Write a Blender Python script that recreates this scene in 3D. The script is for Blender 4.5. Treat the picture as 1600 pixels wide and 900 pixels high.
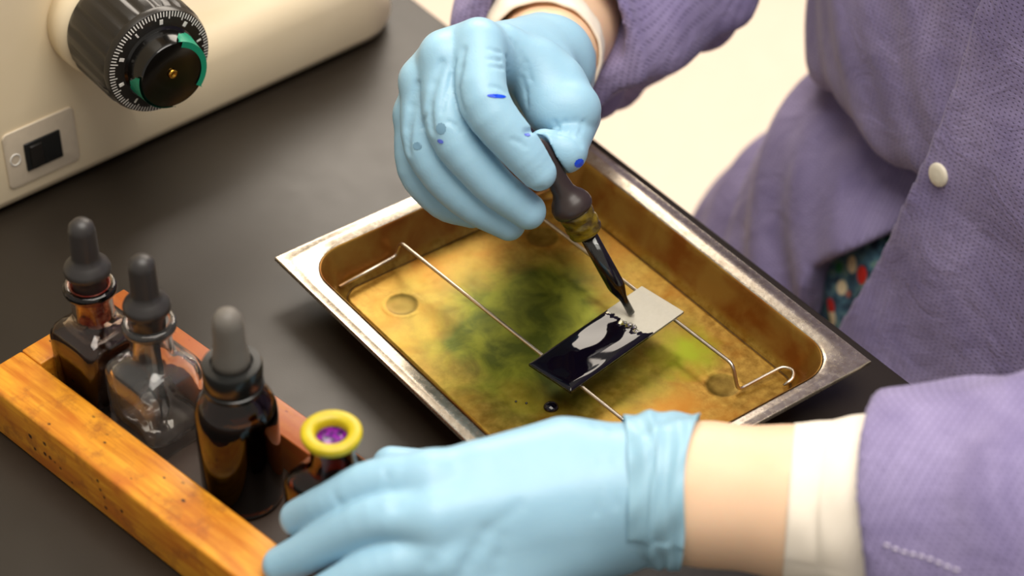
import bpy, bmesh, math, random
import numpy as np
from mathutils import Vector, Matrix
random.seed(7)
for o in list(bpy.data.objects): bpy.data.objects.remove(o)
SC = bpy.context.scene
COL = SC.collection
BZ = 0.90                       # bench top height in metres; everything below is modelled in cm above the bench top

# ---------------------------------------------------------------- camera
RC = np.array([[0.60076458, 0.79932952, 0.01241908],
               [0.5234353, -0.38156964, -0.76185306],
               [-0.6042329, 0.46419492, -0.64763082]])     # rows: image right, image down, forward
CAM = np.array([66.86940227, -37.8073806, 64.90815263])
FP = 3413.32
cd = bpy.data.cameras.new('camera'); cam = bpy.data.objects.new('camera', cd); COL.objects.link(cam)
cd.sensor_width = 36; cd.lens = FP/1600*36; cd.clip_start = .01; cd.clip_end = 60
cam.matrix_world = Matrix(((RC[0][0], -RC[1][0], -RC[2][0], CAM[0]*.01),
                           (RC[0][1], -RC[1][1], -RC[2][1], CAM[1]*.01),
                           (RC[0][2], -RC[1][2], -RC[2][2], CAM[2]*.01+BZ),
                           (0, 0, 0, 1)))
cd.dof.use_dof = True; cd.dof.focus_distance = .945; cd.dof.aperture_fstop = 5.8
SC.camera = cam

# ---------------------------------------------------------------- world, lights, exposure
SC.view_settings.view_transform = 'Standard'; SC.view_settings.look = 'None'
SC.view_settings.gamma = 1; SC.view_settings.exposure = 0.0; SC.view_settings.use_curve_mapping = False
W = bpy.data.worlds.new('world'); SC.world = W; W.use_nodes = True
W.node_tree.nodes['Background'].inputs[0].default_value = (1.0, .92, .82, 1)
W.node_tree.nodes['Background'].inputs[1].default_value = .5
def area(name, loc, target, sx, sy, power, col):
    l = bpy.data.lights.new(name, 'AREA'); l.shape = 'RECTANGLE'; l.size = sx; l.size_y = sy; l.energy = power; l.color = col
    o = bpy.data.objects.new(name, l); COL.objects.link(o)
    o.location = Vector(loc)*.01 + Vector((0, 0, BZ))
    o.rotation_euler = (Vector(target)-Vector(loc)).to_track_quat('-Z', 'Y').to_euler()
    return o
area('ceiling_panel_light', (-155, 165, 165), (0, 0, 0), 2.2, 1.2, 72, (1, .89, .76))
area('overhead_panel_light', (35, 10, 170), (12, 8, 0), 1.3, 1.3, 38, (1, .94, .86))

# ---------------------------------------------------------------- helpers
def nv(v): return np.asarray(v, float)
def pix(x, y, D):               # a point of the world (cm) given its bearing from the tripod and its distance
    return CAM + (RC.T @ np.array([(x-800)/FP, (y-450)/FP, 1.]))*D
def srgb(r, g, b):
    f = lambda c: (c/255/12.92) if c/255 <= .04045 else ((c/255+.055)/1.055)**2.4
    return (f(r), f(g), f(b), 1)
def tag(o, label=None, cat=None, group=None, kind=None):
    if label: o['label'] = label
    if cat: o['category'] = cat
    if group: o['group'] = group
    if kind: o['kind'] = kind
    return o
def thing(name, loc, label, cat, group=None):
    o = bpy.data.objects.new(name, None); COL.objects.link(o); o.empty_display_size = .02
    o.location = (loc[0]*.01, loc[1]*.01, loc[2]*.01+BZ); o['origin_cm'] = [float(c) for c in loc]
    return tag(o, label, cat, group)
def origin(o):
    while o.parent: o = o.parent
    return nv(o['origin_cm'][:])
def obj(name, V, F, mat, parent=None, loc=None, smooth=True, sharp=None):
    V = nv(V)
    og = origin(parent) if parent else nv(loc if loc is not None else V.mean(0)*[1, 1, 0]+[0, 0, V[:, 2].min()])
    me = bpy.data.meshes.new(name)
    me.from_pydata(((V-og)*.01).tolist(), [], F if isinstance(F, list) else F.tolist())
    me.materials.append(mat)
    if smooth: me.polygons.foreach_set('use_smooth', [True]*len(me.polygons))
    if sharp: me.set_sharp_from_angle(angle=math.radians(sharp))
    me.update()
    o = bpy.data.objects.new(name, me); COL.objects.link(o)
    if parent: o.parent = parent
    else: o.location = (og[0]*.01, og[1]*.01, og[2]*.01+BZ); o['origin_cm'] = [float(c) for c in og]
    return o
def join(*parts):
    V = []; F = []; n = 0
    for v, f in parts:
        v = nv(v); V.append(v); F += [tuple(int(i)+n for i in q) for q in f]; n += len(v)
    return np.concatenate(V), F
def from_bm(bm):
    bm.verts.index_update()
    V = [tuple(v.co) for v in bm.verts]; F = [tuple(v.index for v in f.verts) for f in bm.faces]
    bm.free(); return nv(V), F
def frame(axis, up=(0, 0, 1)):
    z = nv(axis); z = z/np.linalg.norm(z); x = np.cross(up, z)
    if np.linalg.norm(x) < 1e-4: x = np.cross((0, 1, 0), z)
    x /= np.linalg.norm(x); return np.stack([x, np.cross(z, x), z], 1)
def box(c, s, bev=.05, ang=0, seg=2, M3=None):
    bm = bmesh.new(); bmesh.ops.create_cube(bm, size=1)
    for v in bm.verts: v.co = Vector((v.co.x*s[0], v.co.y*s[1], v.co.z*s[2]))
    if bev: bmesh.ops.bevel(bm, geom=bm.edges[:], offset=bev, segments=seg, affect='EDGES', profile=.5)
    V, F = from_bm(bm)
    if M3 is None:
        a = math.radians(ang); M3 = nv([[math.cos(a), -math.sin(a), 0], [math.sin(a), math.cos(a), 0], [0, 0, 1]])
    return V@M3.T+nv(c), F
def lathe(prof, c=(0, 0, 0), axis=(0, 0, 1), n=48, M3=None, n_exp=None):
    """prof: (r, h[, exponent]) from bottom to top; closes at r=0. exponent > 2 squares the section."""
    A = frame(axis) if M3 is None else M3
    th = np.linspace(0, 2*np.pi, n, endpoint=False); V = []
    for q in prof:
        e = q[2] if len(q) > 2 else 2
        r = q[0]/((abs(np.cos(th))**e+abs(np.sin(th))**e)**(1/e))
        V.append(np.stack([r*np.cos(th), r*np.sin(th), np.full(n, q[1])], 1))
    V = np.concatenate(V); F = []
    for i in range(len(prof)-1):
        for j in range(n):
            k = (j+1) % n; F.append((i*n+j, i*n+k, (i+1)*n+k, (i+1)*n+j))
    if prof[0][0] > 0: F.append(tuple(reversed(range(n))))
    if prof[-1][0] > 0: F.append(tuple((len(prof)-1)*n+j for j in range(n)))
    return V@A.T+nv(c), F
def tube(pts, r, n=12, cap=True):
    pts = nv(pts); m = len(pts); rr = np.full(m, r) if np.isscalar(r) else nv(r)
    T = np.gradient(pts, axis=0); T /= np.linalg.norm(T, axis=1)[:, None]
    u = np.cross(T[0], (0.13, .2, 1)); u /= np.linalg.norm(u); V = []
    th = np.linspace(0, 2*np.pi, n, endpoint=False)
    for i in range(m):
        u = u-T[i]*(u@T[i]); u /= np.linalg.norm(u); w = np.cross(T[i], u)
        V.append(pts[i]+rr[i]*(np.cos(th)[:, None]*u+np.sin(th)[:, None]*w))
    V = np.concatenate(V)
    F = [(i*n+j, i*n+(j+1) % n, (i+1)*n+(j+1) % n, (i+1)*n+j) for i in range(m-1) for j in range(n)]
    if cap: F += [tuple(reversed(range(n))), tuple((m-1)*n+j for j in range(n))]
    return V, F
def smooth_path(pts, rad=.4, seg=6):          # rounded corners
    pts = nv(pts); out = [pts[0]]
    for i in range(1, len(pts)-1):
        a, b, c = pts[i-1], pts[i], pts[i+1]
        d1 = (a-b)/np.linalg.norm(a-b); d2 = (c-b)/np.linalg.norm(c-b); r = min(rad, np.linalg.norm(a-b)*.45, np.linalg.norm(c-b)*.45)
        for t in np.linspace(0, 1, seg): out.append((1-t)**2*(b+d1*r)+2*t*(1-t)*b+t*t*(b+d2*r))
    out.append(pts[-1]); return nv(out)
def extrude_poly(P2, z0, z1, bev=0):
    bm = bmesh.new(); vs = [bm.verts.new((p[0], p[1], z0)) for p in P2]; f = bm.faces.new(vs)
    r = bmesh.ops.extrude_face_region(bm, geom=[f])
    for v in r['geom']:
        if isinstance(v, bmesh.types.BMVert): v.co.z = z1
    bmesh.ops.recalc_face_normals(bm, faces=bm.faces[:])
    if bev:
        es = [e for e in bm.edges if abs(e.verts[0].co.z-e.verts[1].co.z) < 1e-6]
        bmesh.ops.bevel(bm, geom=es, offset=bev, segments=3, affect='EDGES', profile=.5)
    return from_bm(bm)
def rrect(x0, y0, x1, y1, r, n=6):
    out = []
    for cx, cy, a in ((x1-r, y1-r, 0), (x0+r, y1-r, 90), (x0+r, y0+r, 180), (x1-r, y0+r, 270)):
        for i in range(n+1):
            t = math.radians(a+90*i/n); out.append((cx+r*math.cos(t), cy+r*math.sin(t)))
    return out

# ---- signed distance modelling (hands, clothes, body)
def lerp_path(pts, rad, n):
    pts = nv(pts); t = np.linspace(0, len(pts)-1, n); i = np.minimum(t.astype(int), len(pts)-2); f = (t-i)[:, None]
    # Catmull-Rom
    P = np.vstack([2*pts[0]-pts[1], pts, 2*pts[-1]-pts[-2]]); a, b, c, d = P[i], P[i+1], P[i+2], P[i+3]
    q = .5*((2*b)+(-a+c)*f+(2*a-5*b+4*c-d)*f*f+(-a+3*b-3*c+d)*f**3); return q, np.interp(t, range(len(pts)), rad)
def cone(p, a, b, ra, rb):
    a = nv(a); b = nv(b); ab = b-a; t = np.clip((p-a)@ab/(ab@ab), 0, 1)
    return np.linalg.norm(p-a-t[:, None]*ab, axis=1)-(ra+(rb-ra)*t)
def smin(a, b, k):
    h = np.clip(.5+.5*(b-a)/k, 0, 1); return b+(a-b)*h-k*h*(1-h)
def smax(a, b, k): return -smin(-a, -b, k)
def chain(p, P, R, k=.15):
    if len(P) == 4 and k == .3:          # a finger: resample into a smooth bent chain
        P, R = lerp_path(P, R, 13); k = .0
        d = cone(p, P[0], P[1], R[0], R[1])
        for i in range(1, 12): d = np.minimum(d, cone(p, P[i], P[i+1], R[i], R[i+1]))
        return d
    d = None
    for i in range(len(P)-1):
        e = cone(p, P[i], P[i+1], R[i], R[i+1]); d = e if d is None else smin(d, e, k)
    return d
def ellip(p, c, r):
    r = nv(r); q = (p-nv(c))/r; k0 = np.linalg.norm(q, axis=1); k1 = np.linalg.norm(q/r, axis=1)+1e-9
    return k0*(k0-1)/k1
def seg_dist(p, a, b):
    ab = b-a; t = np.clip((p-a)@ab/(ab@ab+1e-9), 0, 1); return np.linalg.norm(p-a-t[:, None]*ab, axis=1)
def poly2(x, z, P):             # signed distance to a 2-D polygon, negative inside
    P = nv(P); d = np.full(x.shape, 1e9); s = np.ones(x.shape)
    for i in range(len(P)):
        a = P[i]; b = P[i-1]; e = b-a; wx = x-a[0]; wz = z-a[1]
        t = np.clip((wx*e[0]+wz*e[1])/(e@e), 0, 1); d = np.minimum(d, (wx-e[0]*t)**2+(wz-e[1]*t)**2)
        c1 = z >= a[1]; c2 = z < b[1]; c3 = e[0]*wz > e[1]*wx
        s = np.where((c1 & c2 & c3) | (~c1 & ~c2 & ~c3), -s, s)
    return s*np.sqrt(d)
def surf(sdf, lo, hi, h, margin=.35, relax=1):
    lo = nv(lo); n = (np.ceil((nv(hi)-lo)/h/4)*4).astype(int); B = 4
    nc = n//B; g = [lo[i]+(np.arange(nc[i])+.5)*h*B for i in range(3)]
    pc = np.stack(np.meshgrid(*g, indexing='ij'), -1).reshape(-1, 3)
    dc = np.concatenate([sdf(pc[i:i+200000]) for i in range(0, len(pc), 200000)]).reshape(nc)
    act = np.abs(dc) < h*B*.9*1.25+margin
    up = lambda a: np.repeat(np.repeat(np.repeat(a, B, 0), B, 1), B, 2)
    F = np.ones(n+1, np.float32); F[:-1, :-1, :-1] = np.where(up(dc) < 0, -1, 1)
    m = np.zeros(n+1, bool); ua = up(act)
    for i in (0, 1):
        for j in (0, 1):
            for k in (0, 1): m[i:n[0]+i, j:n[1]+j, k:n[2]+k] |= ua
    I = np.argwhere(m); 
    vals = np.concatenate([sdf(lo+I[i:i+300000]*h) for i in range(0, len(I), 300000)])
    F[m] = vals
    S = F < 0
    cs = sum(S[i:n[0]+i, j:n[1]+j, k:n[2]+k].astype(np.int8) for i in (0, 1) for j in (0, 1) for k in (0, 1))
    mix = (cs > 0) & (cs < 8) & ua
    cells = np.argwhere(mix); idx = np.full(n, -1, np.int64); idx[mix] = np.arange(len(cells))
    acc = np.zeros((len(cells), 3)); cnt = np.zeros(len(cells))
    C8 = [(i, j, k) for i in (0, 1) for j in (0, 1) for k in (0, 1)]
    for a in C8:
        for ax in range(3):
            if a[ax]: continue
            b = list(a); b[ax] = 1
            fa = F[tuple((cells+a).T)]; fb = F[tuple((cells+b).T)]; cr = (fa < 0) != (fb < 0)
            t = np.where(cr, fa/(fa-fb+1e-12), 0)
            p = np.tile(nv(a), (len(cells), 1)); p[:, ax] += t
            acc[cr] += p[cr]; cnt[cr] += 1
    V = lo+(cells+acc/cnt[:, None])*h; Q = []
    for ax in range(3):
        o1, o2 = [(1, 2), (2, 0), (0, 1)][ax]
        A = S.take(range(n[ax]), ax); Bq = S.take(range(1, n[ax]+1), ax)
        E = np.argwhere(A != Bq); E = E[(E[:, o1] > 0) & (E[:, o2] > 0) & (E[:, o1] < n[o1]) & (E[:, o2] < n[o2])]
        q = []
        for d1, d2 in ((1, 1), (0, 1), (0, 0), (1, 0)):
            c = E.copy(); c[:, o1] -= d1; c[:, o2] -= d2; q.append(idx[tuple(c.T)])
        q = np.stack(q, 1); fl = ~S[tuple(E.T)]; q[fl] = q[fl][:, ::-1]; Q.append(q[(q >= 0).all(1)])
    Q = np.concatenate(Q)
    for _ in range(relax):
        s = np.zeros_like(V); c = np.zeros(len(V))
        for i in range(4):
            a = Q[:, i]; b = Q[:, (i+1) % 4]
            np.add.at(s, a, V[b]); np.add.at(s, b, V[a]); np.add.at(c, a, 1); np.add.at(c, b, 1)
        V = V*.5+.5*s/np.maximum(c, 1)[:, None]
    return V, Q
def hit(sdf, x, y, D0, D1, off=0):
    D = D0
    while D < D1:
        d = sdf(pix(x, y, D)[None])[0]
        if d < .01+off: return pix(x, y, D)
        D += max(d*.7, .01)
    return None

# ---------------------------------------------------------------- materials
class NT:
    def __init__(s, name):
        s.m = bpy.data.materials.new(name); s.m.use_nodes = True; s.t = s.m.node_tree; s.N = s.t.nodes; s.L = s.t.links
        s.b = s.N['Principled BSDF']; tc = s.N.new('ShaderNodeTexCoord'); mp = s.N.new('ShaderNodeMapping')
        mp.inputs['Scale'].default_value = (100, 100, 100); s.L.new(tc.outputs['Object'], mp.inputs[0]); s.co = mp.outputs[0]
    def put(s, sock, v):
        i = s.b.inputs[sock]
        if hasattr(v, 'node'): s.L.new(v, i)
        else: i.default_value = v
    def math(s, op, a, b=None, c=None):
        n = s.N.new('ShaderNodeMath'); n.operation = op
        for i, v in enumerate((a, b, c)):
            if v is None: continue
            if hasattr(v, 'node'): s.L.new(v, n.inputs[i])
            else: n.inputs[i].default_value = v
        return n.outputs[0]
    def stretch(s, sc, ang=0):
        m = s.N.new('ShaderNodeMapping'); m.inputs['Scale'].default_value = sc; m.inputs['Rotation'].default_value = (0, 0, math.radians(ang)); m.vector_type = 'POINT'
        if ang:
            r = s.N.new('ShaderNodeMapping'); r.inputs['Rotation'].default_value = (0, 0, math.radians(ang)); s.L.new(s.co, r.inputs[0])
            m.inputs['Rotation'].default_value = (0, 0, 0); s.L.new(r.outputs[0], m.inputs[0])
        else: s.L.new(s.co, m.inputs[0])
        return m.outputs[0]
    def noise(s, scale, detail=3, co=None, rough=.5, dist=0):
        n = s.N.new('ShaderNodeTexNoise'); n.inputs['Scale'].default_value = scale; n.inputs['Detail'].default_value = detail
        n.inputs['Roughness'].default_value = rough; n.inputs['Distortion'].default_value = dist
        s.L.new(co or s.co, n.inputs['Vector']); return n.outputs[0]
    def voro(s, scale, co=None, out='Distance', rnd=1):
        n = s.N.new('ShaderNodeTexVoronoi'); n.inputs['Scale'].default_value = scale; n.inputs['Randomness'].default_value = rnd
        s.L.new(co or s.co, n.inputs['Vector']); return n.outputs[out]
    def ramp(s, v, stops):
        n = s.N.new('ShaderNodeValToRGB'); s.L.new(v, n.inputs[0]); e = n.color_ramp.elements
        while len(e) < len(stops): e.new(.5)
        for i, (p, c) in enumerate(stops):
            e[i].position = p; e[i].color = c if not np.isscalar(c) else (c, c, c, 1)
        return n.outputs[0]
    def mix(s, f, a, b, mode='MIX'):
        n = s.N.new('ShaderNodeMix'); n.data_type = 'RGBA'; n.blend_type = mode
        for i, v in ((0, f), (6, a), (7, b)):
            if hasattr(v, 'node'): s.L.new(v, n.inputs[i])
            else: n.inputs[i].default_value = v
        return n.outputs[2]
    def xyz(s, co=None):
        n = s.N.new('ShaderNodeSeparateXYZ'); s.L.new(co or s.co, n.inputs[0]); return n.outputs
    def near(s, c, soft, r, wob=0, wscale=1.0):     # 1 near point c (local cm), 0 far
        n = s.N.new('ShaderNodeVectorMath'); n.operation = 'DISTANCE'; s.L.new(s.co, n.inputs[0]); n.inputs[1].default_value = c
        v = n.outputs['Value']
        if wob: v = s.math('ADD', v, s.math('MULTIPLY', s.math('SUBTRACT', s.noise(wscale, 4), .5), wob))
        return s.math('SMOOTHSTEP', 0, 0) if False else s.ramp(s.math('DIVIDE', v, r+soft), [(r/(r+soft), 1.), (1., 0.)])
    def bump(s, h, strength=.3, dist=.01):
        n = s.N.new('ShaderNodeBump'); n.inputs['Strength'].default_value = strength; n.inputs['Distance'].default_value = dist*.01
        s.L.new(h, n.inputs['Height']); s.L.new(n.outputs[0], s.b.inputs['Normal'])
def simple(name, col, rough=.5, metal=0., bump=None, **kw):
    t = NT(name); t.put('Roughness', rough); t.put('Metallic', metal)
    n = t.noise(2.2, 4)
    if hasattr(col, 'node'): t.put('Base Color', col)
    else: t.put('Base Color', t.mix(t.ramp(n, [(.3, 0.), (.7, 1.)]), tuple(c*.92 for c in col[:3])+(1,), col))
    for k, v in kw.items(): t.put(k.replace('_', ' '), v)
    if bump: t.bump(t.noise(bump[0], 4), bump[1], bump[2])
    return t.m

def make_materials():
    M = {}
    t = NT('bench_resin'); n = t.noise(.25, 5)
    t.put('Base Color', t.mix(n, srgb(28, 22, 15), srgb(38, 31, 23))); t.put('Roughness', t.ramp(t.noise(.8, 6), [(.3, .38), (.75, .42)]))
    t.put('Specular IOR Level', .5); t.bump(t.noise(14, 4), .12, .02); M['bench'] = t.m
    M['wall'] = simple('wall_paint', srgb(226, 214, 194), .8)
    M['cabinet'] = simple('cabinet_paint', srgb(205, 196, 178), .5)
    t = NT('floor_vinyl'); t.put('Base Color', t.mix(t.noise(.6, 5), srgb(243, 225, 207), srgb(250, 235, 219))); t.put('Roughness', .35); M['floor'] = t.m
    # steel rim of the tray
    t = NT('tray_steel'); n = t.noise(1.6, 6, rough=.7); n2 = t.noise(5, 4)
    t.put('Base Color', t.mix(t.ramp(n, [(.4, 0.), (.75, 1.)]), srgb(204, 194, 178), srgb(160, 144, 124)))
    t.put('Metallic', .95); t.put('Roughness', t.ramp(n2, [(.3, .2), (.7, .3)])); t.bump(n, .05, .02); M['steel'] = t.m
    # stained basin; local origin = tray corner (0,0) on the bench
    t = NT('stained_basin'); z = t.xyz()
    n = t.noise(.5, 6, rough=.6, dist=.6); nf = t.noise(2.4, 6, rough=.65); ns = t.noise(.55, 6, rough=.6, dist=.5)
    gold = t.mix(t.ramp(nf, [(.35, 0.), (.65, 1.)]), srgb(140, 104, 34), srgb(178, 142, 62))
    gold = t.mix(t.ramp(n, [(.45, 0.), (.7, 1.)]), gold, srgb(150, 98, 20))
    green = t.mix(t.ramp(ns, [(.38, 0.), (.62, 1.)]), srgb(72, 80, 12), srgb(118, 122, 30))
    gm = t.near((9.5, 7.6, .2), 4.5, 3.0, 6.5, .35)
    c = t.mix(gm, gold, green)
    g2 = t.near((14.6, 12.2, .2), 1.6, .3, 2.2, .9); c = t.mix(g2, c, srgb(140, 150, 22))
    r2 = t.near((17.2, 9.5, .2), 1.0, .3, 2.0, .8); c = t.mix(r2, c, srgb(156, 104, 24))
    for dc in ((4.42, 3.89, .1), (17.08, 12.13, .1), (4.32, 12.0, .1)): c = t.mix(t.math('MULTIPLY', t.near(dc, .12, .68), .6), c, srgb(84, 72, 12))
    wall = t.math('ADD', z[2], t.math('MULTIPLY', t.math('SUBTRACT', nf, .5), .5))
    c = t.mix(t.ramp(wall, [(.28, 0.), (.55, 1.)]), c, t.mix(t.ramp(t.noise(.45, 5, dist=.5), [(.38, 0.), (.62, 1.)]), srgb(128, 74, 18), srgb(150, 112, 46)))
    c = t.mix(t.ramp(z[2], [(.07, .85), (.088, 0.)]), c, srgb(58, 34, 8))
    c = t.mix(t.ramp(wall, [(1.0, 0.), (1.55, 1.)]), c, srgb(150, 128, 100))
    t.put('Base Color', c); t.put('Metallic', .72); t.put('Roughness', t.ramp(nf, [(.3, .3), (.7, .42)])); t.bump(nf, .06, .03); M['basin'] = t.m
    t = NT('wire_steel'); t.put('Base Color', t.mix(t.noise(3, 3), srgb(225, 215, 200), srgb(180, 165, 145))); t.put('Metallic', 1.); t.put('Roughness', .28); M['wire'] = t.m
    t = NT('frosted_glass'); t.put('Base Color', t.mix(t.noise(6, 2), srgb(212, 206, 190), srgb(200, 194, 176))); t.put('Roughness', .45); t.put('Alpha', .82)
    t.put('Transmission Weight', .25); M['frost'] = t.m
    def glass(name, col, rough=.0, ior=1.48, tr=1.):
        t = NT(name); t.put('Base Color', t.mix(t.noise(1, 2), col, tuple(c*.98 for c in col[:3])+(1,))); t.put('Roughness', rough)
        t.put('Transmission Weight', tr); t.put('IOR', ior); return t.m
    M['glass'] = glass('clear_glass', (.98, .975, .96, 1), tr=.985); M['glass_pink'] = glass('red_stained_glass', (.9, .6, .5, 1), .03)
    M['glass_brown'] = glass('brown_stained_glass', (.86, .72, .62, 1)); M['amber'] = glass('amber_glass', (.22, .07, .012, 1)); M['slide'] = glass('slide_glass', (.95, .98, .96, 1))
    t = NT('dark_ink'); t.put('Base Color', t.mix(t.noise(1, 2), srgb(5, 4, 9), srgb(9, 5, 16))); t.put('Roughness', .03); t.put('Specular IOR Level', .42)
    w = t.noise(.42, 2, co=t.stretch((1, .7, 1)), dist=.3); t.bump(w, .3, .10); M['ink'] = t.m
    t = NT('red_brown_stain'); t.put('Base Color', t.mix(t.noise(1.3, 4), srgb(22, 10, 5), srgb(52, 26, 10))); t.put('Roughness', .1); M['redink'] = t.m
    t = NT('red_residue'); n = t.noise(3.2, 5); t.put('Base Color', t.mix(t.ramp(n, [(.4, 0.), (.62, 1.)]), srgb(150, 26, 14), srgb(205, 110, 80))); t.put('Roughness', .25)
    t.put('Transmission Weight', .45); M['residue'] = t.m
    M['black_liquid'] = simple('black_liquid', srgb(7, 5, 4), .08)
    M['dark_wood'] = simple('dark_stained_wood', srgb(52, 38, 28), .5)
    M['rubber'] = simple('black_rubber', srgb(47, 44, 43), .42, bump=(18, .08, .01))
    M['rubber_grey'] = simple('dusty_grey_rubber', srgb(104, 99, 92), .55, bump=(18, .1, .01))
    M['rubber_dark'] = simple('dark_rubber', srgb(52, 42, 40), .35)
    M['cap_black'] = simple('black_plastic', srgb(26, 27, 26), .25)
    t = NT('olive_stained_cap'); n = t.noise(1.2, 3, co=t.stretch((1, 1, 2))); t.put('Base Color', t.mix(t.ramp(n, [(.4, 0.), (.62, 1.)]), srgb(58, 44, 8), srgb(120, 100, 14)))
    t.put('Roughness', .25); M['olive'] = t.m
    t = NT('yellow_stain'); n = t.noise(3, 4); t.put('Base Color', t.mix(n, srgb(176, 156, 4), srgb(204, 184, 16))); t.put('Roughness', .4); M['yellow'] = t.m
    t = NT('purple_ink'); t.put('Base Color', t.mix(t.ramp(t.noise(4, 3), [(.4, 0.), (.6, 1.)]), srgb(30, 6, 70), srgb(130, 20, 150))); t.put('Roughness', .12); M['purple'] = t.m
    # wood (rack axes rotated by 10 degrees)
    t = NT('stained_wood'); gco = t.stretch((.12, 1.6, 1.6), -10)
    g = t.noise(2.2, 8, co=gco, rough=.65, dist=.3); g2 = t.noise(.7, 5, co=t.stretch((.5, 1, 1), -10)); blot = t.noise(.9, 6, rough=.7)
    c = t.mix(t.ramp(g, [(.35, 0.), (.68, 1.)]), srgb(190, 112, 20), srgb(232, 164, 44))
    c = t.mix(t.ramp(g2, [(.46, 0.), (.66, .8)]), c, srgb(188, 102, 26))
    c = t.mix(t.ramp(blot, [(.52, 0.), (.7, .75)]), c, srgb(150, 84, 30))
    sp = t.voro(1.5, co=t.stretch((.8, 1.3, 1), -10)); spn = t.noise(.35, 2)
    c = t.mix(t.math('MULTIPLY', t.ramp(sp, [(.1, 1.), (.15, 0.)]), t.ramp(spn, [(.46, 0.), (.52, 1.)])), c, srgb(40, 18, 16))
    X = t.xyz(); red = t.ramp(t.math('ADD', t.math('MULTIPLY', X[1], .12), t.math('MULTIPLY', t.math('SUBTRACT', blot, .5), .7)), [(.66, 0.), (.82, .8)])
    c = t.mix(red, c, srgb(140, 66, 34))
    for u, zz, r in ((3.7, 1.4, .10), (4.7, 1.65, .08), (3.9, .8, .06), (4.6, 1.0, .08), (4.95, 1.0, .07), (5.6, .85, .05), (8.2, 1.95, .06), (8.3, 1.5, .05), (8.5, 1.2, .05), (9.6, 1.2, .06), (6.3, .5, .05)):
        c = t.mix(t.near((u*.985, u*.174, zz), .04, r, .12, 5), c, srgb(34, 16, 12))
    c = t.mix(t.near((10.1, .55, 2.65), .1, .42, .7, 1.6), c, srgb(96, 40, 24))
    t.put('Base Color', c); t.put('Roughness', t.ramp(g, [(.3, .34), (.7, .5)])); t.bump(g, .15, .02); M['wood'] = t.m
    # gloves
    t = NT('nitrile_glove'); n = t.noise(.5, 3); fine = t.noise(22, 3); cr = t.noise(1.5, 3, co=t.stretch((1, 1, 1)), dist=1.5)
    t.put('Base Color', t.mix(n, srgb(146, 190, 214), srgb(158, 199, 220))); t.put('Roughness', .42); t.put('Specular IOR Level', .45)
    t.put('Subsurface Weight', .12); t.put('Subsurface Radius', (.3, .6, 1.)); t.put('Subsurface Scale', .004)
    h = t.math('ADD', t.math('MULTIPLY', fine, .12), t.ramp(cr, [(.44, 1.), (.5, 0.), (.56, 1.)])); t.bump(h, .10, .03); M['glove'] = t.m
    M['ink_blue'] = simple('blue_ink_mark', srgb(20, 80, 235), .3); M['smudge'] = simple('grey_smudge', srgb(112, 152, 176), .5); M['violet_mark'] = simple('violet_ink_mark', srgb(90, 110, 215), .4)
    t = NT('skin'); n = t.noise(.4, 4); t.put('Base Color', t.mix(n, srgb(238, 196, 160), srgb(246, 210, 176))); t.put('Roughness', .5)
    t.put('Subsurface Weight', .2); t.put('Subsurface Radius', (1., .4, .2)); t.put('Subsurface Scale', .008); t.bump(t.noise(12, 4), .1, .02); M['skin'] = t.m
    t = NT('cream_knit'); k = t.math('SINE', t.math('MULTIPLY', t.xyz()[0], 22.)); t.put('Base Color', t.mix(t.noise(1, 3), srgb(246, 234, 214), srgb(252, 243, 228)))
    t.put('Roughness', .9); t.bump(t.math('ADD', t.math('MULTIPLY', k, .5), t.noise(12, 2)), .15, .03); M['knit'] = t.m
    t = NT('purple_nonwoven'); X = t.xyz()
    f1 = t.math('SINE', t.math('MULTIPLY', t.math('ADD', X[0], t.math('MULTIPLY', X[1], .3)), 21.)); f2 = t.math('SINE', t.math('MULTIPLY', t.math('ADD', X[2], t.math('MULTIPLY', X[1], .8)), 26.))
    d = t.math('MULTIPLY', t.math('MAXIMUM', f1, 0.), t.math('MAXIMUM', f2, 0.)); w = t.noise(.28, 5, dist=.5); cl = t.noise(.12, 3)
    c = t.mix(t.ramp(w, [(.35, 0.), (.7, 1.)]), srgb(128, 117, 160), srgb(158, 147, 188))
    c = t.mix(t.math('MULTIPLY', d, .7), c, srgb(70, 61, 98)); t.put('Base Color', c); t.put('Roughness', .75); t.put('Sheen Weight', .15)
    h = t.math('ADD', t.math('MULTIPLY', d, -.35), t.math('MULTIPLY', t.noise(.32, 6, rough=.6, dist=1.2), 4.0)); t.bump(h, .6, .11); M['coat'] = t.m
    t = NT('floral_print'); v = t.voro(.8); vc = t.voro(.8, out='Color'); s = t.xyz(vc)
    base = t.ramp(t.noise(1.6, 4), [(.35, srgb(26, 44, 66)), (.55, srgb(70, 108, 128)), (.7, srgb(120, 150, 130))])
    fl = t.ramp(s[0], [(0., srgb(196, 34, 22)), (.28, srgb(236, 218, 178)), (.52, srgb(222, 104, 40)), (.72, srgb(46, 122, 70))]); fl.node.color_ramp.interpolation = 'CONSTANT'
    t.put('Base Color', t.mix(t.ramp(v, [(.36, 1.), (.44, 0.)]), base, fl)); t.put('Roughness', .8); M['print'] = t.m
    M['pearl'] = simple('cream_snap_plastic', srgb(238, 230, 208), .25)
    M['thread'] = simple('white_thread', srgb(222, 214, 232), .8); M['hair'] = simple('brown_hair', srgb(60, 40, 28), .5)
    t = NT('cream_enamel'); n = t.noise(.3, 4); c = t.mix(n, srgb(230, 212, 176), srgb(240, 224, 192)); c = t.mix(t.near((-1.5, 15.3, 4.3), 1.2, .2, .8, 1), c, srgb(228, 176, 140))
    t.put('Base Color', c); t.put('Roughness', .38); M['enamel'] = t.m
    M['plate'] = simple('grey_switch_plate', srgb(200, 186, 164), .45); M['white'] = simple('white_paint', srgb(225, 222, 215), .5)
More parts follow.
